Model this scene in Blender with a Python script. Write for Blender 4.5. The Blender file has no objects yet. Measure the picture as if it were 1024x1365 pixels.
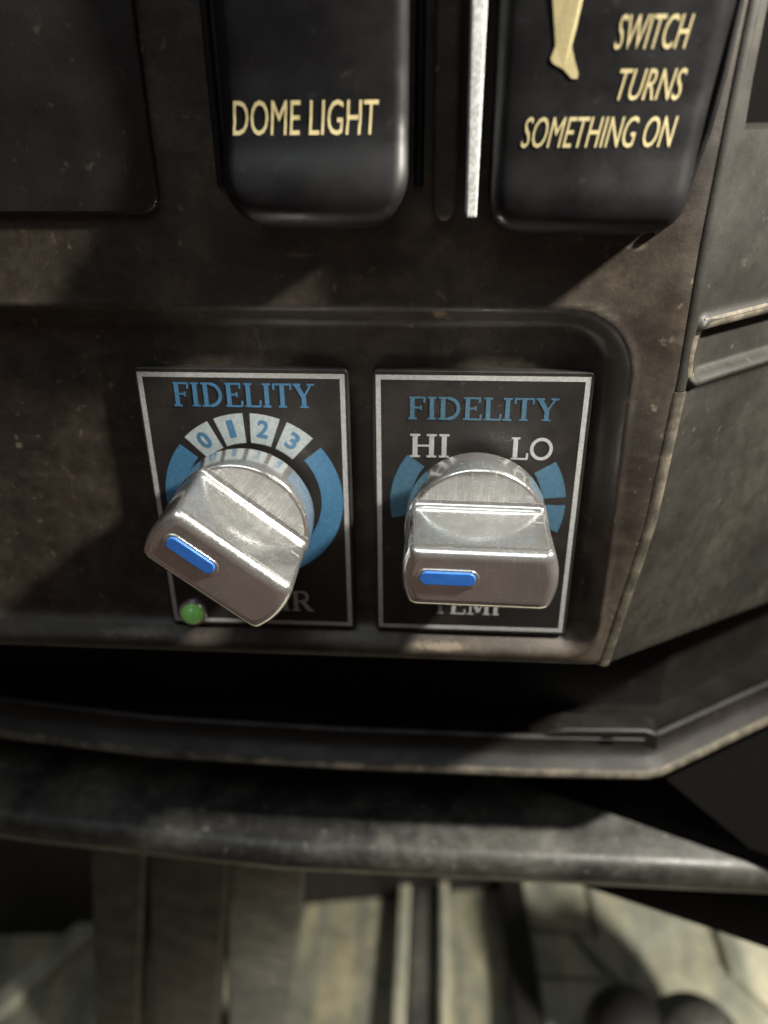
import bpy, bmesh, math, random
from mathutils import Vector, Matrix
random.seed(7)
S = 0.001                      # all lengths below are millimetres
scene = bpy.context.scene
C = scene.collection

# ------------------------------------------------------------------ camera
def look_camera():
    pitch, yaw, roll = 0.4728, -0.0682, -0.0087
    f = Vector((math.sin(yaw)*math.cos(pitch), math.cos(yaw)*math.cos(pitch), -math.sin(pitch)))
    r = Vector((math.cos(yaw), -math.sin(yaw), 0)); u = r.cross(f)
    r2 = r*math.cos(roll) + u*math.sin(roll); u2 = -r*math.sin(roll) + u*math.cos(roll)
    cd = bpy.data.cameras.new('camera'); co = bpy.data.objects.new('camera', cd); C.objects.link(co)
    m = Matrix((r2, u2, -f)).transposed().to_4x4()
    m.translation = Vector((14.35, -145.82, 74.53))*S
    co.matrix_world = m
    cd.sensor_fit = 'HORIZONTAL'; cd.sensor_width = 36.0; cd.lens = 36.0*1050/1024
    cd.clip_start = 0.005; cd.clip_end = 20
    cd.dof.use_dof = True; cd.dof.focus_distance = 0.146; cd.dof.aperture_fstop = 12.5
    scene.camera = co
look_camera()

# ------------------------------------------------------------------ light
world = bpy.data.worlds.new('World'); scene.world = world; world.use_nodes = True
def setup_world():
    nt = world.node_tree; N = nt.nodes; L = nt.links
    bg = N['Background']
    tc = N.new('ShaderNodeTexCoord'); sep = N.new('ShaderNodeSeparateXYZ')
    L.new(tc.outputs['Generated'], sep.inputs[0])
    # the cab: pale headliner and glass above, brown trim at eye level, dark floor
    cr = N.new('ShaderNodeValToRGB'); e = cr.color_ramp.elements
    mp = N.new('ShaderNodeMapRange'); mp.inputs['From Min'].default_value = -1; mp.inputs['From Max'].default_value = 1
    L.new(sep.outputs['Z'], mp.inputs['Value']); L.new(mp.outputs[0], cr.inputs[0])
    e[0].position = 0.0; e[0].color = (.20, .14, .12, 1)
    e[1].position = 1.0; e[1].color = (.42, .45, .43, 1)
    for p, c in ((.25, (.20, .125, .10, 1)), (.5, (.22, .15, .125, 1)), (.66, (.16, .135, .12, 1)), (.82, (.36, .38, .36, 1))):
        k = e.new(p); k.color = c
    # uneven cab interior: seats, clothing and trim behind the viewer
    nz = N.new('ShaderNodeTexNoise'); nz.inputs['Scale'].default_value = 3.2; nz.inputs['Detail'].default_value = 5; L.new(tc.outputs['Generated'], nz.inputs['Vector'])
    vr = N.new('ShaderNodeValToRGB'); vr.color_ramp.elements[0].position = .36; vr.color_ramp.elements[0].color = (.35, .33, .32, 1)
    vr.color_ramp.elements[1].position = .64; vr.color_ramp.elements[1].color = (1.5, 1.45, 1.42, 1); L.new(nz.outputs['Fac'], vr.inputs[0])
    mx = N.new('ShaderNodeMix'); mx.data_type = 'RGBA'; mx.blend_type = 'MULTIPLY'; mx.inputs[0].default_value = 1
    L.new(cr.outputs[0], mx.inputs[6]); L.new(vr.outputs[0], mx.inputs[7])
    L.new(mx.outputs[2], bg.inputs['Color']); bg.inputs['Strength'].default_value = 0.36
setup_world()

def lamp(name, kind, loc, target, energy, color, size, size_y=None):
    d = bpy.data.lights.new(name, kind); o = bpy.data.objects.new(name, d); C.objects.link(o)
    o.location = Vector(loc)*S; d.energy = energy; d.color = color
    v = (Vector(target) - Vector(loc)); o.rotation_euler = v.to_track_quat('-Z', 'Y').to_euler()
    if kind == 'AREA':
        d.shape = 'RECTANGLE' if size_y else 'DISK'; d.size = size*S
        if size_y: d.size_y = size_y*S
    else: d.shadow_soft_size = size*S
    return o
# low sun-bright side window to the upper right, and a broad overhead fill added for chrome highlights
lamp('side_window_light', 'AREA', (230, -75, 215), (0, 0, 0), 4.0, (1.0, .95, .84), 24)
lamp('chrome_fill_light', 'AREA', (-60, -330, 520), (0, 0, 0), .85, (.88, .96, 1.0), 460, 240)
foot_fill = lamp('footwell_fill_light', 'SPOT', (330, -260, -120), (40, 160, -380), 20, (1.0, .97, .86), 30)  # added spot for the footwell floor that the side window misses
foot_fill.data.spot_size = math.radians(46); foot_fill.data.spot_blend = .5

scene.render.engine = 'CYCLES'
vs = scene.view_settings
vs.view_transform = 'Standard'; vs.look = 'None'; vs.gamma = 1; vs.use_curve_mapping = False; vs.exposure = 0.0

# ------------------------------------------------------------------ materials
def mat(name):
    m = bpy.data.materials.new(name); m.use_nodes = True
    nt = m.node_tree; return m, nt, nt.nodes['Principled BSDF']
def ramp(nt, fac, stops):
    n = nt.nodes.new('ShaderNodeValToRGB'); e = n.color_ramp.elements
    e[0].position, e[0].color = stops[0][0], stops[0][1]; e[1].position, e[1].color = stops[-1][0], stops[-1][1]
    for p, c in stops[1:-1]:
        k = e.new(p); k.color = c
    nt.links.new(fac, n.inputs[0]); return n.outputs[0]
def g(v): return (v, v, v, 1)
def coords(nt, scale=(1, 1, 1), rot=(0, 0, 0)):
    tc = nt.nodes.new('ShaderNodeTexCoord'); mp = nt.nodes.new('ShaderNodeMapping')
    mp.inputs['Scale'].default_value = scale; mp.inputs['Rotation'].default_value = rot
    nt.links.new(tc.outputs['Object'], mp.inputs[0]); return mp.outputs[0]
def noise(nt, vec, scale, detail=6, rough=.6):
    n = nt.nodes.new('ShaderNodeTexNoise'); n.inputs['Scale'].default_value = scale
    n.inputs['Detail'].default_value = detail; n.inputs['Roughness'].default_value = rough
    nt.links.new(vec, n.inputs['Vector']); return n.outputs['Fac']
def mixc(nt, fac, a, b, mode='MIX'):
    n = nt.nodes.new('ShaderNodeMix'); n.data_type = 'RGBA'; n.blend_type = mode
    if isinstance(fac, float): n.inputs[0].default_value = fac
    else: nt.links.new(fac, n.inputs[0])
    for i, v in ((6, a), (7, b)):
        if isinstance(v, tuple): n.inputs[i].default_value = v
        else: nt.links.new(v, n.inputs[i])
    return n.outputs[2]
def bump(nt, bs, h, strength, dist):
    b = nt.nodes.new('ShaderNodeBump'); b.inputs['Strength'].default_value = strength; b.inputs['Distance'].default_value = dist
    nt.links.new(h, b.inputs['Height']); nt.links.new(b.outputs[0], bs.inputs['Normal']); return b
def dusty(name, base, dust, rough=.55, dscale=28, amount=(.5, .78), spec=.4, grain=2600, gstr=.25, scratch=True, streak=False, stains_highlights=()):
    m, nt, bs = mat(name)
    v = coords(nt)
    blotch = ramp(nt, noise(nt, v, dscale, 8, .65), [(amount[0], g(0)), (amount[1], g(1))])
    specks = ramp(nt, noise(nt, v, 420, 3, .5), [(.66, g(0)), (.76, g(.8))])
    c = mixc(nt, blotch, base, dust)
    c = mixc(nt, specks, c, tuple(min(1, x*1.5) for x in dust[:3]) + (1,))
    if scratch:
        s = ramp(nt, noise(nt, coords(nt, (900, 900, 60), (.0, .7, .0)), 1, 3, .5), [(.70, g(0)), (.76, g(.55))])
        s2 = ramp(nt, noise(nt, v, 55, 2, .5), [(.5, g(0)), (.62, g(1))])
        sm = nt.nodes.new('ShaderNodeMath'); sm.operation = 'MULTIPLY'
        nt.links.new(s, sm.inputs[0]); nt.links.new(s2, sm.inputs[1])
        c = mixc(nt, sm.outputs[0], c, tuple(min(1, x*2.0) for x in dust[:3]) + (1,))
    if streak:
        st_ = ramp(nt, noise(nt, coords(nt, (150, 150, 330), (0, -.75, 0)), 1, 6, .7), [(.5, g(0)), (.82, g(.45))])
        c = mixc(nt, st_, c, dust)
        gr = ramp(nt, noise(nt, v, 260, 6, .75), [(.40, g(.55)), (.60, g(0))])
        c = mixc(nt, gr, c, tuple(x*.55 for x in base[:3]) + (1,))
    for (sx, sy, sz), (rx, rz), col in stains_highlights:
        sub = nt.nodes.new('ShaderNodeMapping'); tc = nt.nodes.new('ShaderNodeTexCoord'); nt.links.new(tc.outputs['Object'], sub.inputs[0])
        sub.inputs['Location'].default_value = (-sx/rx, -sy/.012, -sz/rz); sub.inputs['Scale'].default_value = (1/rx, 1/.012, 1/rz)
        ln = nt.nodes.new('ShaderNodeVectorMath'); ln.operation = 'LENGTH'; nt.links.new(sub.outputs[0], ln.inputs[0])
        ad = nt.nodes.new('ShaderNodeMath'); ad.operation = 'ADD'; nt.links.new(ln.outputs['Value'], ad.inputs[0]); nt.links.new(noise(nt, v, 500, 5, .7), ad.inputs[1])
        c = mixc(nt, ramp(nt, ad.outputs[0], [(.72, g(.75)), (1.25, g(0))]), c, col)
    nt.links.new(c, bs.inputs['Base Color'])
    r = ramp(nt, noise(nt, v, 90, 5), [(.3, g(rough-.12)), (.7, g(rough+.12))])
    nt.links.new(r, bs.inputs['Roughness']); bs.inputs['Specular IOR Level'].default_value = spec
    bump(nt, bs, noise(nt, v, grain, 3), gstr, .0002)
    return m
M = {}
M['panel'] = dusty('panel_plastic', (.021, .0160, .0125, 1), (.090, .073, .055, 1), .5, 30, (.44, .80), streak=True, stains_highlights=[
    ((.015, -.006, .0785), (.0030, .0026), (.20, .15, .10, 1)), ((.0485, -.006, .0905), (.0042, .0016), (.09, .08, .065, 1)),
    ((.017, -.004, .0042), (.0150, .0022), (.15, .125, .09, 1)), ((-.052, -.004, .0050), (.020, .0020), (.10, .08, .055, 1)),  # lower-lip highlight put into the colour as pale patches
    ((-.010, -.006, .089), (.0050, .0012), (.09, .065, .05, 1)), ((-.075, -.002, .0700), (.0016, .0020), (.12, .105, .09, 1))])
M['wing'] = dusty('wing_plastic', (.014, .0128, .0105, 1), (.040, .036, .029, 1), .6, 20, (.4, .75), streak=True)
M['worn'] = dusty('worn_lit_edge', (.034, .030, .024, 1), (.125, .108, .080, 1), .6, 130, (.34, .62), streak=True)  # edge wear and caught light both put into this beige
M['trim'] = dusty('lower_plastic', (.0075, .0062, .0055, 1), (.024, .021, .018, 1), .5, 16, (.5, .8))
M['ledge'] = dusty('ledge_plastic', (.015, .015, .0145, 1), (.12, .117, .102, 1), .40, 30, (.44, .76), streak=True)
M['plate'] = dusty('plate_black', (.012, .0105, .010, 1), (.035, .03, .026, 1), .45, 60, (.5, .85), scratch=True)
M['plate_edge'] = M['plate']
M['black'] = dusty('rocker_black', (.0035, .0035, .0042, 1), (.010, .009, .009, 1), .47, 40, (.5, .85), .28, grain=1500, gstr=.08, scratch=False)
M['rubber'] = dusty('rubber_black', (.012, .011, .010, 1), (.05, .047, .04, 1), .6, 14, (.5, .8))
M['post'] = dusty('post_paint', (.022, .017, .014, 1), (.05, .045, .038, 1), .6, 12, (.5, .8))
M['greypost'] = dusty('grey_sheet', (.06, .06, .056, 1), (.22, .21, .17, 1), .5, 14, (.45, .7), streak=True)

def chrome(name):
    m, nt, bs = mat(name); v = coords(nt)
    bs.inputs['Metallic'].default_value = .93
    c = ramp(nt, noise(nt, v, 130, 6, .65), [(.3, (.80, .80, .78, 1)), (.65, (.93, .94, .93, 1))])
    sc = noise(nt, coords(nt, (2600, 2600, 160), (0, .6, 0)), 1, 4, .6)
    sc2 = noise(nt, coords(nt, (160, 1500, 2600), (.3, .9, .2)), 1, 3, .6)
    hair = ramp(nt, sc2, [(.66, g(0)), (.72, g(1))])
    patch = ramp(nt, noise(nt, v, 210, 5, .7), [(.36, g(.09)), (.72, g(.24))])
    r = mixc(nt, ramp(nt, sc, [(.5, g(0)), (.75, g(.6))]), patch, g(.42))
    r = mixc(nt, hair, r, g(.5))
    c = mixc(nt, ramp(nt, noise(nt, v, 330, 4, .7), [(.62, g(0)), (.85, g(.45))]), c, (.40, .36, .32, 1))
    nt.links.new(c, bs.inputs['Base Color']); nt.links.new(r, bs.inputs['Roughness'])
    bump(nt, bs, sc, .05, .0001)
    return m
M['chrome'] = chrome('satin_chrome')
def printed(name, col, wear, rough=.5, worn=.35):
    m, nt, bs = mat(name); v = coords(nt)
    f = ramp(nt, noise(nt, v, 1500, 4, .7), [(.42, g(worn)), (.6, g(0))])
    c = mixc(nt, f, col, wear); nt.links.new(c, bs.inputs['Base Color'])
    bs.inputs['Roughness'].default_value = rough
    return m
M['silver'] = printed('silver_print', (.33, .335, .335, 1), (.20, .20, .20, 1), .45, .6)
M['white'] = printed('white_print', (.34, .375, .385, 1), (.21, .25, .28, 1), .5, .6)
M['blue'] = printed('blue_print', (.045, .145, .265, 1), (.03, .095, .18, 1), .5, .6)
M['blue_faded'] = printed('blue_print_faded', (.040, .105, .165, 1), (.03, .065, .10, 1), .5, .6)
M['cream'] = printed('cream_print', (.47, .40, .215, 1), (.38, .32, .165, 1), .5, .6)
def plain(name, col, rough, coat=0, metal=0):
    m, nt, bs = mat(name); v = coords(nt)
    c = ramp(nt, noise(nt, v, 700, 4), [(.3, tuple(x*.75 for x in col[:3]) + (1,)), (.7, col)])
    nt.links.new(c, bs.inputs['Base Color']); bs.inputs['Roughness'].default_value = rough
    bs.inputs['Coat Weight'].default_value = coat; bs.inputs['Metallic'].default_value = metal
    return m
M['inset'] = plain('blue_insert', (.035, .17, .62, 1), .35, .3)
M['green'] = plain('green_lens', (.24, .60, .16, 1), .15, .6); gb = M['green'].node_tree.nodes['Principled BSDF']; gb.inputs['Emission Color'].default_value = (.2, .6, .12, 1); gb.inputs['Emission Strength'].default_value = .12
M['brightstrip'] = printed('bright_strip', (.62, .64, .64, 1), (.30, .30, .29, 1), .35, .8)
M['shade_black'] = plain('shaded_void_black', (.003, .0026, .0025, 1), .9); M['shade_black'].node_tree.nodes['Principled BSDF'].inputs['Specular IOR Level'].default_value = .05  # near-black; shade of void, hole and cheek put into the colour
def floor_material(name, a, b, cdark, streak=(1, 1, 1)):
    m, nt, bs = mat(name); v = coords(nt)
    n1 = noise(nt, coords(nt, streak), 15, 9, .72); n2 = noise(nt, v, 34, 6, .7)
    c = ramp(nt, n1, [(.28, cdark), (.45, a), (.62, b), (.8, a)])
    c = mixc(nt, ramp(nt, n2, [(.45, g(0)), (.75, g(.8))]), c, cdark)
    nt.links.new(c, bs.inputs['Base Color']); bs.inputs['Roughness'].default_value = .6
    bump(nt, bs, n2, .4, .002)
    return m
M['floor'] = floor_material('worn_floor', (.27, .265, .21, 1), (.50, .44, .28, 1), (.08, .08, .07, 1), (5.0, .8, 1))
M['mat'] = floor_material('pale_mat', (.38, .38, .31, 1), (.54, .50, .36, 1), (.15, .15, .125, 1), (3.2, 1.2, 1))

# ------------------------------------------------------------------ builders
def build(name, V, F, m, parent=None, origin=None, smooth=None):
    base = Vector(parent['_b']) if parent is not None else Vector(origin or (0, 0, 0))
    me = bpy.data.meshes.new(name)
    me.from_pydata([tuple((Vector(v) - base)*S) for v in V], [], F); me.validate()
    bm = bmesh.new(); bm.from_mesh(me); bmesh.ops.recalc_face_normals(bm, faces=bm.faces); bm.to_mesh(me); bm.free()
    if smooth is not None:
        me.polygons.foreach_set('use_smooth', [True]*len(me.polygons)); me.set_sharp_from_angle(angle=math.radians(smooth))
    me.materials.append(m)
    o = bpy.data.objects.new(name, me); C.objects.link(o)
    if parent is not None: o.parent = parent
    else: o.location = base*S
    o['_b'] = tuple(base)
    return o
def tag(o, label, cat, group=None, kind=None):
    o['label'] = label; o['category'] = cat
    if group: o['group'] = group
    if kind: o['kind'] = kind
    return o
def thing(name, label, cat, loc, group=None):
    o = bpy.data.objects.new(name, None); C.objects.link(o); o.location = Vector(loc)*S; o.empty_display_size = .01
    o['_b'] = tuple(loc); return tag(o, label, cat, group)
def bevel(o, w, seg=3, angle=30):
    me = o.data; bm = bmesh.new(); bm.from_mesh(me)
    ed = [e for e in bm.edges if len(e.link_faces) == 2 and e.calc_face_angle() > math.radians(angle)]
    bmesh.ops.bevel(bm, geom=ed, offset=w*S, segments=seg, affect='EDGES', profile=.5, clamp_overlap=True)
    bm.to_mesh(me); bm.free()
    me.polygons.foreach_set('use_smooth', [True]*len(me.polygons)); me.set_sharp_from_angle(angle=math.radians(50))
    return weighted(o)
def weighted(o):
    md = o.modifiers.new('weighted', 'WEIGHTED_NORMAL'); md.keep_sharp = True; md.weight = 80; return o
def lerp_table(t, T):
    if t <= T[0][0]: return T[0][1]
    for (a, va), (b, vb) in zip(T, T[1:]):
        if t <= b: return va + (vb-va)*(t-a)/(b-a)
    return T[-1][1]
def sstep(a, b, x):
    t = max(0, min(1, (x-a)/(b-a))); return t*t*(3-2*t)
def grid(fn, us, vs_):
    V = [fn(u, v) for v in vs_ for u in us]; n = len(us)
    F = [(j*n+i, j*n+i+1, (j+1)*n+i+1, (j+1)*n+i) for j in range(len(vs_)-1) for i in range(n-1)]
    return V, F
def arange(a, b, st):
    n = max(1, int(round((b-a)/st))); return [a+(b-a)*i/n for i in range(n+1)]
def prism(poly, y0, y1):
    """polygon in (x,z), thickness from y0 (front) to y1"""
    n = len(poly)
    V = [(x, y0, z) for x, z in poly] + [(x, y1, z) for x, z in poly]
    F = [tuple(range(n)), tuple(range(2*n-1, n-1, -1))] + [(i, i+n, (i+1) % n + n, (i+1) % n) for i in range(n)]
    return V, F
def prism_z(poly, z0, z1):
    n = len(poly)
    V = [(x, y, z1) for x, y in poly] + [(x, y, z0) for x, y in poly]
    F = [tuple(range(n)), tuple(range(2*n-1, n-1, -1))] + [(i, i+n, (i+1) % n + n, (i+1) % n) for i in range(n)]
    return V, F
def round_rect(x0, x1, z0, z1, r, n=6):
    P = []
    for cx, cz, a0 in ((x1-r, z1-r, 0), (x0+r, z1-r, 90), (x0+r, z0+r, 180), (x1-r, z0+r, 270)):
        for k in range(n+1):
            a = math.radians(a0+90*k/n); P.append((cx+r*math.cos(a), cz+r*math.sin(a)))
    return P
def frame(x0, x1, z0, z1, w, y0, y1):
    o = [(x0, z0), (x1, z0), (x1, z1), (x0, z1)]; i = [(x0+w, z0+w), (x1-w, z0+w), (x1-w, z1-w), (x0+w, z1-w)]
    V = [(x, y0, z) for x, z in o+i] + [(x, y1, z) for x, z in o+i]
    F = []
    for k in range(4):
        j = (k+1) % 4
        F += [(k, j, 4+j, 4+k), (8+k, 12+k, 12+j, 8+j), (k, 8+k, 8+j, j), (4+k, 4+j, 12+j, 12+k)]
    return V, F
def merge(parts):
    V, F = [], []
    for v, f in parts:
        b = len(V); V += v; F += [tuple(i+b for i in q) for q in f]
    return V, F
def arc_segment(cx, cz, r0, r1, a0, a1, y0, y1):
    n = max(2, int(abs(a1-a0)/4)); A = [math.radians(a0+(a1-a0)*k/n) for k in range(n+1)]
    return prism([(cx+r1*math.cos(a), cz+r1*math.sin(a)) for a in A] + [(cx+r0*math.cos(a), cz+r0*math.sin(a)) for a in reversed(A)], y0, y1)

# ---- lettering: serif capitals drawn as strokes (unit cell, height 1)
def bow(cx, cz, rx, rz, a0, a1, n=12):
    return [(cx+rx*math.cos(math.radians(a0+(a1-a0)*k/n)), cz+rz*math.sin(math.radians(a0+(a1-a0)*k/n))) for k in range(n+1)]
T_, t_ = .17, .075       # thick and thin strokes
GL = {
 'F': (.62, [([(.16, 0), (.16, 1)], T_), ([(.05, .965), (.6, .965)], t_), ([(.58, .98), (.56, .74)], t_), ([(.16, .52), (.45, .52)], t_), ([(.45, .62), (.45, .42)], t_), ([(.02, .035), (.32, .035)], t_)]),
 'I': (.34, [([(.17, 0), (.17, 1)], T_), ([(.02, .965), (.32, .965)], t_), ([(.02, .035), (.32, .035)], t_)]),
 'D': (.80, [([(.17, 0), (.17, 1)], T_), ([(.02, .965), (.36, .965)], t_), ([(.02, .035), (.36, .035)], t_), (bow(.34, .5, .36, .455, 90, -90), .13)]),
 'E': (.66, [([(.17, 0), (.17, 1)], T_), ([(.03, .965), (.6, .965)], t_), ([(.58, .98), (.57, .76)], t_), ([(.17, .52), (.45, .52)], t_), ([(.45, .62), (.45, .42)], t_), ([(.03, .035), (.63, .035)], t_), ([(.62, .02), (.63, .26)], t_)]),
 'L': (.62, [([(.17, 0), (.17, 1)], T_), ([(.02, .965), (.32, .965)], t_), ([(.02, .035), (.6, .035)], t_), ([(.585, .02), (.6, .30)], t_)]),
 'T': (.70, [([(.35, 0), (.35, 1)], T_), ([(.02, .965), (.68, .965)], t_), ([(.04, .98), (.05, .74)], t_), ([(.66, .98), (.65, .74)], t_), ([(.2, .035), (.5, .035)], t_)]),
 'Y': (.76, [([(.38, 0), (.38, .46)], T_), ([(.12, .97), (.38, .44)], T_), ([(.64, .97), (.38, .44)], t_), ([(.0, .965), (.28, .965)], t_), ([(.5, .965), (.77, .965)], t_), ([(.23, .035), (.53, .035)], t_)]),
 'H': (.84, [([(.17, 0), (.17, 1)], T_), ([(.67, 0), (.67, 1)], T_), ([(.17, .5), (.67, .5)], t_), ([(.02, .965), (.32, .965)], t_), ([(.02, .035), (.32, .035)], t_), ([(.52, .965), (.82, .965)], t_), ([(.52, .035), (.82, .035)], t_)]),
 'O': (.84, [(bow(.42, .5, .34, .44, 0, 360, 28), .13)]),
 'A': (.82, [([(.12, 0), (.41, 1)], t_), ([(.70, 0), (.41, 1)], T_), ([(.22, .34), (.62, .34)], t_), ([(.0, .035), (.26, .035)], t_), ([(.54, .035), (.84, .035)], t_)]),
 'R': (.80, [([(.17, 0), (.17, 1)], T_), ([(.02, .965), (.4, .965)], t_), ([(.02, .035), (.32, .035)], t_), (bow(.38, .735, .22, .235, 90, -90), .12), ([(.17, .5), (.4, .5)], t_), ([(.4, .5), (.68, .04)], T_), ([(.6, .035), (.82, .035)], t_)]),
 'M': (1.0, [([(.17, 0), (.17, 1)], .09), ([(.83, 0), (.83, 1)], T_), ([(.17, 1), (.5, .12)], T_), ([(.83, 1), (.5, .12)], t_), ([(.02, .035), (.3, .035)], t_), ([(.68, .035), (.98, .035)], t_), ([(.02, .965), (.2, .965)], t_), ([(.8, .965), (.98, .965)], t_)]),
 'P': (.70, [([(.17, 0), (.17, 1)], T_), ([(.02, .965), (.38, .965)], t_), ([(.02, .035), (.32, .035)], t_), (bow(.36, .72, .23, .245, 90, -90), .12), ([(.17, .475), (.38, .475)], t_)]),
}
def serif_word(word, x0, x1, z0, h, y):
    tot = sum(GL[c][0] for c in word) + .04*(len(word)-1); k = (x1-x0)/tot
    parts = []; x = 0; n = 0
    for c in word:
        w, st = GL[c]
        for pts, wd in st:
            hw = wd/2
            P = [Vector(((x+p[0])*k, p[1]*h)) for p in pts]; L, R = [], []
            for i, p in enumerate(P):
                a = P[max(0, i-1)]; b = P[min(len(P)-1, i+1)]; d = (b-a).normalized()
                # stroke weight follows each axis so squeezed letters keep their stems
                nx = Vector((-d.y*hw*(k+h)/2, d.x*hw*(k+h)/2)); L.append(p+nx); R.append(p-nx)
            yy = y - .012*(n % 7); n += 1
            V = [(x0+q.x, yy, z0+q.y) for q in L] + [(x0+q.x, yy, z0+q.y) for q in R]; m = len(L)
            parts.append((V, [(i, i+1, m+i+1, m+i) for i in range(m-1)]))
        x += w + .04
    return merge(parts)
def type_word(word, x0, x1, z0, z1, yfn, shear=.25, offset=0.0):
    """sans lettering from the built-in font, fitted into a box, laid on the surface yfn(x,z)"""
    cu = bpy.data.curves.new('t', 'FONT'); cu.body = word; cu.shear = shear; cu.offset = offset; cu.resolution_u = 3
    ob = bpy.data.objects.new('t', cu); C.objects.link(ob)
    me = bpy.data.meshes.new_from_object(ob.evaluated_get(bpy.context.evaluated_depsgraph_get()))
    bm = bmesh.new(); bm.from_mesh(me); bmesh.ops.triangulate(bm, faces=bm.faces)
    bmesh.ops.subdivide_edges(bm, edges=[e for e in bm.edges if e.calc_length() > .25], cuts=2)
    vs2 = [v.co.copy() for v in bm.verts]; bm.verts.index_update(); fs = [tuple(v.index for v in f.verts) for f in bm.faces]; bm.free()
    bpy.data.objects.remove(ob); bpy.data.meshes.remove(me)
    ax, bx_ = min(v.x for v in vs2), max(v.x for v in vs2); az, bz = min(v.y for v in vs2), max(v.y for v in vs2)
    V = []
    for v in vs2:
        X = x0 + (v.x-ax)/(bx_-ax)*(x1-x0); Z = z0 + (v.y-az)/(bz-az)*(z1-z0); V.append((X, yfn(X, Z), Z))
    return V, fs

# ------------------------------------------------------------------ the dash panel
CREASE = [(-38, 53.2), (-1.4, 58.5), (30, 60), (53, 60), (80, 60.8), (140, 63)]
def crease(z): return lerp_table(z, CREASE)
def recess_depth(x, z):
    """distance inside the rounded recess (positive inside)"""
    x1, z0, z1 = 50.8 + .4*sstep(30, -10, z), -34.2, 42.6
    rt, rb = 13, 7
    if z > z1-rt and x > x1-rt: return rt - math.hypot(x-(x1-rt), z-(z1-rt))
    if z < z0+rb and x > x1-rb: return rb - math.hypot(x-(x1-rb), z-(z0+rb))
    return min(x1-x, z1-z, z-z0)
ZB = -37.4
def face_y(x, z, s):
    y = -2.0
    d = recess_depth(x, z)
    if d > 0: y += 4.5*sstep(0, 4.4 if z > -28 else 5.2, d)
    if -1.2 < d < 1.2: y -= .35*(1-abs(d)/1.2)                # slight bead round the recess
    # rounded vertical corner to the wing, slope 40 degrees beyond
    R_ = 4.0
    if s > -R_:
        t = s + R_
        y += .84*(t*t/(4*R_) if t < 2*R_ else t - R_)
    b = z - ZB                                               # rounded lower edge
    if b < 2.2: y += 2.2 - math.sqrt(max(0, 2.2**2-(2.2-b)**2))
    return y
cp = thing('dashboard', 'dark brown dusty moulded dash panel with rounded recess holding the knob plates', 'dashboard', (0, 4, ZB))
zs = [ZB + .001, ZB+.15, ZB+.4, ZB+.8, ZB+1.4, ZB+2.2] + arange(ZB+3, 46, .9) + arange(47, 140, 2.5)
def close_back(V, F, nu, depth):
    """give a height-field sheet its thickness: a skirt round its rim going back"""
    nv = len(V)//nu
    rim = [i for i in range(nu)] + [j*nu+nu-1 for j in range(1, nv)] + [(nv-1)*nu+i for i in range(nu-2, -1, -1)] + [j*nu for j in range(nv-2, 0, -1)]
    b = len(V); V = V + [(V[i][0], depth, V[i][2]) for i in rim]; n = len(rim)
    F = F + [(rim[i], rim[(i+1) % n], b+(i+1) % n, b+i) for i in range(n)]
    return V, F
us = arange(-200, -70, 5) + arange(-69, -18, 1.2) + arange(-17, 0, .55)
V, F = grid(lambda u, z: (crease(z)+u, face_y(crease(z)+u, z, u), z), us, zs)
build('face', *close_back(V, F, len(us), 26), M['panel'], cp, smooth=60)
def wing_bottom(s): return ZB - .22*s
def wing_y(s, x, z):
    y = face_y(x+1000, 40, s)
    zr = z - .0*s
    # inset band between the upper and the lower moulding
    gtop, gbot = 38.5, 29.5
    y += 2.4*sstep(gtop+.5, gtop-.5, zr)*sstep(gbot-.5, gbot+.9, zr)*sstep(1.5, 3.5, s)
    y -= 1.3*math.exp(-((zr-(gtop+1.3))/1.1)**2)*sstep(1, 3, s)
    y -= 1.4*math.exp(-((zr-(gbot-1.1))/1.0)**2)*sstep(1, 3, s)
    y -= 1.2*math.exp(-((s-2.2)/1.1)**2)*sstep(gbot-2, gbot, zr)*sstep(gtop+2, gtop, zr)
    return y
wus = arange(0, 8, .5) + arange(9, 120, 3)
def wing_pt(u, v):
    z0 = wing_bottom(u); z1 = 140 + (71-140)*sstep(1.5, 3.4, u) if u > 1.5 else 140
    # v runs 0..1 ; dense around the inset band
    z = v if v > 20 else 20 + (v-20)*(20-z0)/(20-ZB)
    if z > 60: z = 60 + (z-60)*(z1-60)/(140-60)
    y = wing_y(u, crease(max(z, ZB))+u, z)
    b = z - z0
    if b < 1.8: y += 1.8 - math.sqrt(max(0, 1.8**2-(1.8-b)**2))
    return (crease(z)+u, y, z)
wv = [ZB+.001, ZB+.3, ZB+.9, ZB+1.8] + arange(ZB+4, 25, 2.5) + arange(25.5, 44, .45) + arange(45, 140, 3)
V, F = grid(wing_pt, wus, wv)
build('side_wing', *close_back(V, F, len(wus), 150), M['wing'], cp, smooth=60)

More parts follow.
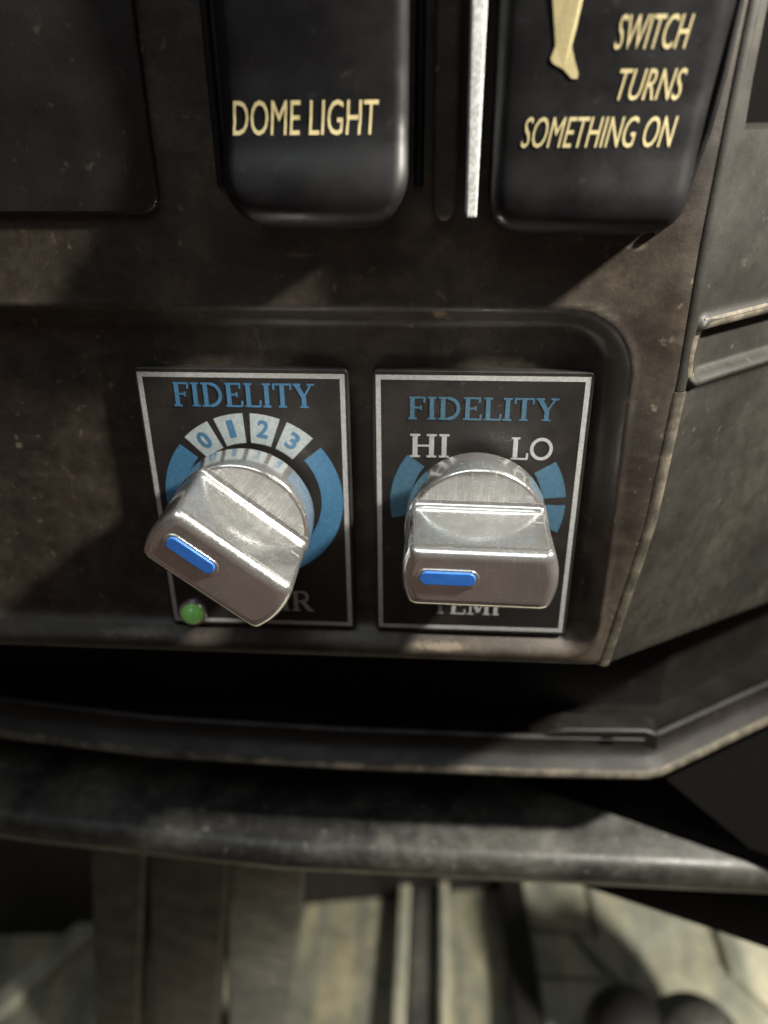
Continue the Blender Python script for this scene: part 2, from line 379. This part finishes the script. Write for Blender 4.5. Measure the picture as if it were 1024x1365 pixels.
def bead(name, z0, z1, r, m):
    V, F = [], []; n = 10; zz = arange(z0, z1, 3)
    for z in zz:
        for k in range(n):
            a = 2*math.pi*k/n; V.append((crease(z)+r*math.cos(a), -.5+r*.8*math.sin(a), z))
    for i in range(len(zz)-1):
        for k in range(n): F.append((i*n+k, i*n+(k+1) % n, (i+1)*n+(k+1) % n, (i+1)*n+k))
    F += [tuple(range(n)), tuple((len(zz)-1)*n+k for k in range(n))]
    return build(name, V, F, m, cp, smooth=60)
bead('edge_bead', ZB+.6, 27, 1.7, M['worn'])['label'] = 'beige worn rounded edge with edge light in its colour'
bead('edge_bead', 27.2, 138, 1.5, M['wing'])
def wing_lip(pts, r):
    V, F = [], []; n = 8
    for i, (u, z) in enumerate(pts):
        a = pts[max(0, i-1)]; b = pts[min(len(pts)-1, i+1)]; d = Vector((b[0]-a[0], b[1]-a[1])).normalized()
        for k in range(n):
            th = 2*math.pi*k/n; ou, oz = -d.y*r*math.cos(th), d.x*r*math.cos(th)
            V.append((crease(z)+u+ou, face_y(1000, 40, u+ou)-.1+r*math.sin(th), z+oz))
    for i in range(len(pts)-1):
        for k in range(n): F.append((i*n+k, i*n+(k+1) % n, (i+1)*n+(k+1) % n, (i+1)*n+k))
    F += [tuple(range(n)), tuple((len(pts)-1)*n+k for k in range(n))]
    return build('wing_lip', V, F, M['worn'], cp, smooth=60)
wing_lip([(u, 39.6) for u in arange(2.6, 118, 4)], 1.3)['label'] = 'beige worn lip above the inset band, highlight in its colour'
wing_lip([(1.5, 37.6), (1.3, 34), (1.5, 30.4), (2.4, 28.8)] + [(u, 28.4) for u in arange(4, 118, 4)], .85)['label'] = 'pale worn lip below the inset band, highlight in its colour'  # highlights on both lips are carried by the pale colour
# ------------------------------------------------------------------ legend plates
KZ = 2.2
def plate(x, label):
    p = thing('legend_plate', label, 'label plate', (x, 2.5, 0), 'printed plates behind the knobs')
    b = build('backing', *prism(round_rect(x-21.1, x+21.1, -30.2, 30.2, 1.0), 0, 2.7), M['plate'], p); bevel(b, .35, 2)
    build('border', *frame(x-20.4, x+20.4, -29.3, 29.3, .95, -.05, .1), M['silver'], p)
    return p
pa = plate(-23.4, 'black plate with FIDELITY, numbered white dial segments and AIR lettering')
build('lettering', *serif_word('FIDELITY', -37.2, -9.0, 22.4, 4.9, -.06), M['blue'], pa)['label'] = 'blue serif FIDELITY lettering'
build('lettering', *serif_word('AIR', -24.2, -11.6, -25.6, 5.2, -.06), M['silver'], pa)['label'] = 'silver AIR lettering'
for k, dgt in enumerate('0123'):
    a1 = 134-23.0*k; a0 = a1-18.5
    sg = build('dial_segment', *arc_segment(-22.8, KZ, 12.6, 18.9, a0, a1, -.05, .1), M['white'], pa)
    am = math.radians((a0+a1)/2); cx, cz = -22.8+15.9*math.cos(am), KZ+15.9*math.sin(am); rot = am-math.pi/2
    V, F = type_word(dgt, -1.15 if dgt != '1' else -.7, 1.15 if dgt != '1' else .6, -1.9, 1.9, lambda x, z: 0, 0, .03)
    V = [(cx+x*math.cos(rot)-z*math.sin(rot), -.09, cz+x*math.sin(rot)+z*math.cos(rot)) for x, y, z in V]
    build('digit', V, F, M['blue'], sg)
for a0, a1 in ((140, 215), (-62, 39)):
    build('dial_arc', *arc_segment(-22.8, KZ, 14.2, 18.7, a0, a1, -.05, .1), M['blue'], pa)
# small green lamp in the corner of the air plate
def lathe(prof, cx, cz, n=28):
    V, F = [], []
    for r, y in prof:
        for k in range(n):
            a = 2*math.pi*k/n; V.append((cx+r*math.cos(a), y, cz+r*math.sin(a)))
    for j in range(len(prof)-1):
        for k in range(n): F.append((j*n+k, j*n+(k+1) % n, (j+1)*n+(k+1) % n, (j+1)*n+k))
    F.append(tuple(range(n))); F.append(tuple((len(prof)-1)*n+k for k in range(n)))
    return V, F
lz = (-39.0, -26.4)
bz_ = build('lamp_bezel', *lathe([(3.2, 0), (3.2, -1.0), (3.0, -1.4), (2.6, -1.4), (2.5, -1.1)], *lz), M['chrome'], pa, smooth=40)
build('lens', *lathe([(2.45, -.8), (2.45, -1.4), (2.2, -2.2), (1.6, -2.9), (.8, -3.3), (.1, -3.4)], *lz), M['green'], bz_, smooth=80)['label'] = 'green domed indicator lens'

pb = plate(23.4, 'black plate with FIDELITY, HI and LO lettering and blue dial arcs')
build('lettering', *serif_word('FIDELITY', 9.2, 38.2, 20.4, 4.6, -.06), M['blue_faded'], pb)['label'] = 'blue serif FIDELITY lettering'
build('lettering', *serif_word('HI', 9.6, 17.6, 12.4, 4.9, -.06), M['silver'], pb)['label'] = 'silver HI lettering'
build('lettering', *serif_word('LO', 29.6, 38.0, 12.2, 4.7, -.06), M['silver'], pb)['label'] = 'silver LO lettering'
build('lettering', *serif_word('TEMP', 14.8, 31.6, -25.2, 5.2, -.06), M['silver'], pb)['label'] = 'silver TEMP lettering'
for a0, a1 in ((6, 32), (-20, 0), (143, 192)):
    build('dial_arc', *arc_segment(23.3, KZ, 13.4, 18.2 if a0 < 90 else 17.6, a0, a1, -.05, .1), M['blue_faded'], pb)

# ------------------------------------------------------------------ chrome knobs
def knob(x, ang, label):
    k = thing('rotary_dial', label, 'knob', (0, 0, 0), 'chrome control knobs')
    R0, h, yf, yd = 13.8, 6.0, -30.2, -13.6
    dr = lathe([(11.6, -3.4), (12.6, -3.4), (12.95, -3.8), (R0, -6), (R0, yd+.9), (R0-.15, yd+.4), (R0-.5, yd+.08), (R0-.9, yd), (.5, yd)], 0, 0, 72)
    # grip: the slab left when the two cheeks of the drum are cut away
    rb = R0-.25; P = []
    a1 = math.asin(h/rb); rr = 1.3
    n = 14
    side = [(rb*math.cos(a), rb*math.sin(a)) for a in [-a1*.9+2*a1*.9*i/n for i in range(n+1)]]
    xt = rb*math.cos(a1)
    top = [(xt-.25, h-.22), (xt-.8, h)]
    right = [(x_, z_) for x_, z_ in side] + top
    P = [(xt-.8, -h), (xt-.25, -h+.22)] + right
    P = P + [(-x_, -z_) for x_, z_ in P]
    np_ = len(P)
    prof = [(-1.3, yd+.2), (-1.25, yd-.02), (-.75, yd-.12), (-.35, yd-.4), (-.1, yd-.85), (0, yd-1.4), (0, yf+2.1), (.10, yf+1.45), (.35, yf+.9), (.75, yf+.45), (1.2, yf+.17), (1.7, yf+.02), (2.1, yf)]
    V, F = [], []
    for ins, y in prof:
        for px, pz in P:
            V.append((px*(1-max(0, ins)/rb), y, pz*(1-ins/h)))
    for j in range(len(prof)-1):
        for i in range(np_): F.append((j*np_+i, j*np_+(i+1) % np_, (j+1)*np_+(i+1) % np_, (j+1)*np_+i))
    F.append(tuple((len(prof)-1)*np_+i for i in range(np_)))
    body = build('body', *merge([dr, (V, F)]), M['chrome'], k, smooth=60); weighted(body)
    build('shaft', *lathe([(4.5, 0), (4.5, -4.0)], 0, 0, 20), M['shade_black'], k)
    rim = build('insert_rim', *prism(round_rect(-11.0, -.2, -1.2, 2.2, 1.7, 6), yf-.22, yf+.3), M['chrome'], k); bevel(rim, .2, 2)
    ins = build('pointer_insert', *prism(round_rect(-10.4, -.8, -.75, 1.75, 1.25, 6), yf-.55, yf+.2), M['inset'], k); bevel(ins, .3, 2)
    ins['label'] = 'bright blue pill-shaped pointer insert'
    k.location = Vector((x, 0, KZ))*S; k.rotation_euler = (0, math.radians(ang), 0)
    return k
ka = knob(-23.1, 39, 'chrome fan knob turned askew on the plate with numbered dial')
kb = knob(22.9, 1.0, 'chrome temperature knob with level grip on the HI LO plate')

# ------------------------------------------------------------------ switches above
def rocker_surface(xc, hw, zb, prof, tilt=0):
    def y_at(x, z):
        u = (x-xc)/(hw + tilt*max(0, z-zb)*(x > xc))
        return lerp_table(z, prof) + .9*u*u + 2.2*max(0, abs(u)-.86)**2*30
    return y_at
def rocker(name, xc, hw, zb, prof, label, words, rcorner, tilt=0):
    t = thing(name, label, 'switch', (xc, -2, zb), 'rocker switches above the knobs')
    ysurf = rocker_surface(xc, hw, zb, prof, tilt)
    zs_ = [zb, zb+.25, zb+.6, zb+1, zb+1.6, zb+2.4, zb+3.4] + arange(zb+4.6, 128, 1.3)
    def pt(u, z):
        b = z-zb
        w = hw
        if b < rcorner: w = hw - rcorner*.95 + math.sqrt(max(0, rcorner**2-(rcorner-b)**2))*.95
        x = xc + u*w + tilt*(z-zb)*max(0, u)
        y = ysurf(xc+u*(hw + tilt*(z-zb)*(u > 0)), z)
        return (x, y, z)
    us_ = [-1, -.985, -.95, -.9] + arange(-.84, .84, .08) + [.9, .95, .985, 1]
    V, F = grid(pt, us_, zs_)
    build('rocker', *close_back(V, F, len(us_), -1.0), M['black'], t, smooth=55)
    return t, ysurf
# profile: y against z, the lower end swells out, the lettered face lies back
prof1 = [(z, y*1.42) for z, y in [(56.6, -3.2), (56.8, -5.6), (57.4, -7.6), (58.6, -9.0), (60.5, -9.8), (63, -9.9), (66, -9.3), (69, -8.2), (73, -7.4), (80, -7.0), (100, -7.6), (128, -10)]]
r1, y1 = rocker('rocker_switch', -5.4, 14.8, 56.6, prof1, 'black rocker switch lettered DOME LIGHT with swollen lower end', None, 9)
w = build('lettering', *type_word('DOME LIGHT', -18.16, 4.83, 71.0, 75.9, lambda x, z: y1(x, z)-.12, .12, 0), M['cream'], r1); w['label'] = 'cream DOME LIGHT lettering'
prof2 = [(z, y*1.75) for z, y in [(55.6, -3.0), (55.9, -4.6), (56.8, -6.0), (58.5, -6.8), (62, -7.0), (68, -6.4), (76, -6.0), (90, -6.2), (128, -8)]]
r2, y2 = rocker('rocker_switch', 37.7, 15.1, 55.6, prof2, 'black rocker switch with cream leg emblem and three lines of slanted lettering', None, 5.5, .11)
for wd, bx0, bx1, bz0, bz1 in (('SWITCH', 39.32, 50.33, 82.0, 86.4), ('TURNS', 40.67, 50.53, 75.4, 79.6), ('SOMETHING ON', 26.76, 50.14, 69.0, 73.3)):
    w = build('lettering', *type_word(wd, bx0, bx1, bz0, bz1, lambda x, z: y2(x, z)-.12, .4, 0), M['cream'], r2)
    w['label'] = 'cream slanted %s lettering' % wd
# cream leg ending in a pointed foot
LEG = [(29.6, 100), (29.9, 92), (30.5, 88.5), (31.2, 84.5), (31.5, 82.6), (30.9, 80.9), (31.4, 80.3), (33.0, 79.6), (34.3, 78.4), (35.2, 78.3), (35.3, 79.0), (34.6, 80.6), (33.9, 82.6), (34.4, 85), (34.9, 88.6), (35.5, 93), (36.4, 100)]
LEG = [((x-14.35)*.966+14.35, z) for x, z in LEG]
bmv, bmf = prism(LEG, 0, .3)
e = build('emblem', [(x, y2(x, z)-.15+y, z) for x, y, z in bmv], bmf, M['cream'], r2); e['label'] = 'cream leg with pointed foot'
# bezels the rockers sit in
def tube_frame(name, path, r, m, parent, yc):
    V, F = [], []; n = 8
    for i, (x, z) in enumerate(path):
        a = path[max(0, i-1)]; b = path[min(len(path)-1, i+1)]; d = Vector((b[0]-a[0], b[1]-a[1])).normalized()
        for k in range(n):
            th = 2*math.pi*k/n; o = r*math.cos(th)
            V.append((x-d.y*o, yc+r*math.sin(th), z+d.x*o))
    for i in range(len(path)-1):
        for k in range(n): F.append((i*n+k, i*n+(k+1) % n, (i+1)*n+(k+1) % n, (i+1)*n+k))
    F += [tuple(range(n)), tuple((len(path)-1)*n+k for k in range(n))]
    return build(name, V, F, m, parent, smooth=60)
def corner(cx, cz, r, a0, a1, n=8):
    return [(cx+r*math.cos(math.radians(a0+(a1-a0)*k/n)), cz+r*math.sin(math.radians(a0+(a1-a0)*k/n))) for k in range(n+1)]
tube_frame('bezel', [(-23.0, 128), (-22.8, 63)], .8, M['black'], r1, -2.3)
tube_frame('bezel', [(10.9, 63), (11.0, 128)], .8, M['black'], r1, -2.3)
tube_frame('bezel', [(50.8, 55.6), (53.4, 57.6), (54.6, 60.5), (57.0, 71), (58.0, 79), (58.8, 90), (60, 128)], .75, M['black'], r2, -2.6)
# bright metal strip standing between the two switches, and the dark rib beside it
ts = tag(build('trim_strip', *prism([(18.8, 58.8), (20.5, 58.8), (20.9, 128), (18.0, 128)], -10.5, -1.6), M['brightstrip'], None, (19.6, -2, 57)), 'thin bright metal strip standing between the two rocker switches', 'trim strip'); bevel(ts, .3, 2)
rib = tag(build('divider_rib', *prism([(13.2, 60), (14.4, 57.6), (16.4, 57.6), (17.4, 60), (17.0, 128), (13.0, 128)], -5.2, -1.6), M['panel'], None, (15.3, -2, 57.6)), 'dark rounded rib beside the bright strip between the switches', 'divider'); bevel(rib, 1.3, 4)
bl = tag(build('blank_cover', *prism(round_rect(-120, -33.9, 58.6, 132, 3.2), -3.6, -1.6), M['trim'], None, (-77, -2, 58.6)), 'flat blank cover plate with rounded corner, shade put into its dark colour, beside the DOME LIGHT switch', 'cover plate'); bevel(bl, .7, 3)  # upper-left shade put into the cover by the darker trim material

# ------------------------------------------------------------------ lower dash
def sweep(name, path, prof, m, parent=None, origin=None, smooth=40):
    """profile (out, z) swept along a plan path of (x, y, dz); 'out' points to the viewer"""
    V, F = [], []; n = len(prof)
    for i, (x, y, dz) in enumerate(path):
        a = path[max(0, i-1)]; b = path[min(len(path)-1, i+1)]
        d0 = Vector((x-a[0], y-a[1])); d1 = Vector((b[0]-x, b[1]-y))
        d0 = d0.normalized() if d0.length else d1.normalized(); d1 = d1.normalized() if d1.length else d0
        t = (d0+d1).normalized(); k = 1/max(.5, t.dot(d0)); nr = Vector((t.y, -t.x))*k
        for o, z in prof: V.append((x+nr.x*o, y+nr.y*o, z+dz))
    for i in range(len(path)-1):
        for k in range(n): F.append((i*n+k, i*n+(k+1) % n, (i+1)*n+(k+1) % n, (i+1)*n+k))
    F += [tuple(range(n)), tuple((len(path)-1)*n+k for k in range(n))]
    return build(name, V, F, m, parent, origin, smooth)
lt = thing('lower_trim', 'black stepped lower dash moulding running under the panel and angling back', 'dash trim', (0, 20, -77))
path = [(x, y+10, dz-10) for x, y, dz in [(-200, 24, 1), (-104, 10, 1), (-62, 6.5, 0), (-10, 5, 0), (42, 5, 0), (73, 5, 1.0), (77, 6.2, 1.1), (80.5, 8.2, 1.2), (206, 84, 3)]]
sweep('moulding', path, [(0, -77.2), (.5, -76.6), (.5, -75.6), (0, -75.0), (-2.5, -73.6), (-4.5, -70.2), (-4.2, -68.4), (-5, -67.6), (-6, -68.2), (-9, -73), (-15, -77.5), (-34, -78), (-34, -84), (-8, -84), (-3, -79)], M['trim'], lt)
lip = path
sweep('highlight_lip', lip, [(1.5, -76.9), (1.7, -76.1), (1.2, -75.2), (.3, -74.9), (.3, -77.1)], M['worn'], lt)['label'] = 'pale lip with painted highlight along the lower edge'  # pale colour paints the edge highlight along the moulding
b = build('end_block', *prism([(42, -80), (48, -76.0), (52, -75.2), (73, -74.4), (77, -76), (77, -82), (42, -82)], 19.5, 27), M['trim'], lt); bevel(b, 1.2, 3)
build('hole_disc', *lathe([(2.0, 19.3), (2.0, 22)], 63, -78.6, 20), M['shade_black'], b)  # solid dark disc, the hole's shade given by its colour
# dark body of the dash behind, under the panel
db = thing('dash_body', 'dark shaded body of the dash behind and below the panel', 'dash body', (0, 60, -150))
V, F = merge([prism_z([(-260, 30), (62, 30), (230, 140), (230, 330), (-260, 330)], -60, -48)])
build('underside', V, F, M['trim'], db)
V, F = prism_z([(-260, 44), (84, 44), (240, 150), (240, 330), (-260, 330)], -126, -61)
build('rear_box', V, F, M['trim'], db)
build('upper_body', *prism_z([(-260, 27), (52, 27), (58, 40), (240, 190), (240, 330), (-260, 330)], 67, 150), M['shade_black'], db)  # backing box added behind; near-black colour stands for the shaded void
lg = thing('knee_ledge', 'grey rounded knee ledge catching light under the lower trim', 'ledge', (0, 30, -130))
sweep('ledge', [(-230, 30, 4), (-110, 17, 2), (-30, 13, 0), (60, 13, 0), (108, 13, 0), (210, 13, 0)],
      [(0, -128), (1.2, -125), (1.2, -121.5), (0, -119), (-2.5, -117.6), (-40, -114), (-40, -131), (-6, -131)], M['ledge'], lg, smooth=60)

# ------------------------------------------------------------------ footwell
FZ = -380
fl = build('floor', *prism_z([(-700, -60), (700, -60), (700, 500), (-700, 500)], FZ-20, FZ), M['floor'], None, (0, 0, FZ)); fl['kind'] = 'structure'
def slab(name, pts, m, parent=None, z0=FZ, t=6, bv=1.2):
    o = build(name, *prism_z(pts, z0+.2, z0+t), m, parent, None if parent else (pts[0][0], pts[0][1], z0)); bevel(o, bv, 2); return o
# moulded pale floor mat of cut pieces
fm = thing('floor_mat', 'pale worn floor mat with dark seams between angled pieces', 'floor mat', (150, 170, FZ))
for pts in ([(84, 110), (128, 110), (128, 142), (82, 142)], [(82, 145), (120, 145), (104, 171), (80, 171)], [(79.5, 174), (103, 174), (118, 170), (118, 240), (77, 240)],
            [(107, 170), (131, 142), (131, 60), (260, 60), (190, 152), (190, 240), (121, 240), (121, 170)], [(194, 153), (264, 64), (380, 64), (380, 240), (194, 240)]):
    slab('mat_piece', pts, M['mat'], fm)
st = tag(slab('rubber_strip', [(66, 60), (83, 60), (76, 260), (62, 260)], M['rubber'], t=12), 'narrow dark rubber strip lying along the edge of the pale mat', 'strip')
for x0, x1, lab in ((-2, 6, 'pale raised floor rib beside the grey channel'), (24, 30, 'pale raised floor rib next to the beige floor')):
    tag(slab('floor_rib', [(x0, 40), (x1, 40), (x1, 330), (x0, 330)], M['mat'], t=10, bv=2), lab, 'floor rib')
tag(slab('floor_channel', [(8, 40), (22, 40), (22, 330), (8, 330)], M['greypost'], t=4), 'grey floor channel between two raised ribs', 'channel')
tag(slab('floor_rib', [(-260, 60), (-246, 60), (-170, 180), (-186, 180)], M['mat'], t=10, bv=2), 'pale slanting floor rib left of the dark post', 'floor rib')
# posts that carry the dash
def post(name, top, bot, wx, wy, m, label, cat, ztop=-128):
    (xt, yt), (xb, yb) = top, bot
    V = []
    for x, y, z in ((xb, yb, FZ+.2), (xt, yt, ztop)):
        V += [(x-wx/2, y-wy/2, z), (x+wx/2, y-wy/2, z), (x+wx/2, y+wy/2, z), (x-wx/2, y+wy/2, z)]
    F = [(0, 1, 2, 3), (4, 5, 6, 7), (0, 1, 5, 4), (1, 2, 6, 5), (2, 3, 7, 6), (3, 0, 4, 7)]
    o = build(name, V, F, m, None, (xb, yb, FZ)); bevel(o, 2, 3); return tag(o, label, cat)
post('support_post', (-86, 40), (-142, 76), 20, 14, M['post'], 'narrow brown flat support post under the knee ledge', 'post')
post('support_post', (-63, 42), (-108, 80), 30, 14, M['post'], 'wide dark support post beside the narrow one', 'post')
post('kick_plate', (-38, 42), (-70, 82), 30, 6, M['greypost'], 'grey sheet metal kick plate standing beside the wide dark post', 'kick plate')
# dark bulkhead added where the dash shadow falls in the footwell
fw = build('shade_bulkhead', *prism_z([(-600, 125), (-190, 158), (-60, 186), (60, 205), (420, 260), (420, 300), (-600, 300)], FZ, -126), M['trim'], None, (0, 200, FZ)); tag(fw, 'dark bulkhead added for shade at the back of the footwell', 'bulkhead')
# cheek under the angled end of the lower trim, its shade painted black
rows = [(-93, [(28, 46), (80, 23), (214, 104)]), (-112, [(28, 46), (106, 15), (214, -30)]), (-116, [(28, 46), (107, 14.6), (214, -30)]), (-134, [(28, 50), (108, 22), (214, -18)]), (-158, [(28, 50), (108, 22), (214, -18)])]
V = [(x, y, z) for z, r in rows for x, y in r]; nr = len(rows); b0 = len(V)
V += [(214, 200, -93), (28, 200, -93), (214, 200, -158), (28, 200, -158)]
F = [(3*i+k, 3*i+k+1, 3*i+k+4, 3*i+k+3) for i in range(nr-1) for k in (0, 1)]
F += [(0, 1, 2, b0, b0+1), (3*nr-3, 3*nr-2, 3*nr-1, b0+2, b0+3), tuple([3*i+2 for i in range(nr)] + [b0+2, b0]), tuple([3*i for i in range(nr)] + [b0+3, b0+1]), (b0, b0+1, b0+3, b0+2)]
ck = build('side_cheek', V, F, M['shade_black'], None, (120, 60, -153)); tag(ck, 'side cheek with shade painted black between lower trim and knee ledge', 'side panel')
# round rubber-covered lever ends
def lever(x, y, r, top, label, m):
    t = thing('floor_lever', label, 'lever', (x, y, FZ), 'round lever knobs by the mat')
    V, F = [], []
    pr = []
    for k in range(13):
        a = -math.pi/2 + math.pi*k/12; pr.append((max(.2, r*math.cos(a)), top-r + r*math.sin(a)*.92))
    n = 24
    for rr, z in pr:
        for k in range(n): V.append((x+rr*math.cos(2*math.pi*k/n), y+rr*math.sin(2*math.pi*k/n), z))
    for j in range(12):
        for k in range(n): F.append((j*n+k, j*n+(k+1) % n, (j+1)*n+(k+1) % n, (j+1)*n+k))
    F += [tuple(range(n)), tuple(12*n+k for k in range(n))]
    build('knob', V, F, m, t, smooth=60)
    P = [(x+7*math.cos(2*math.pi*k/12), y+7*math.sin(2*math.pi*k/12)) for k in range(12)]
    build('stem', *prism_z(P, FZ+.2, top-r*1.5), M['rubber'], t, smooth=50)
    return t
lever(119, 95, 22, -318, 'black round lever knob standing on the pale mat', M['rubber'])
lever(149, 89, 25, -315, 'grey dusty round lever knob beside the black one', M['greypost'])
for o in list(bpy.data.objects):
    if '_b' in o: del o['_b']
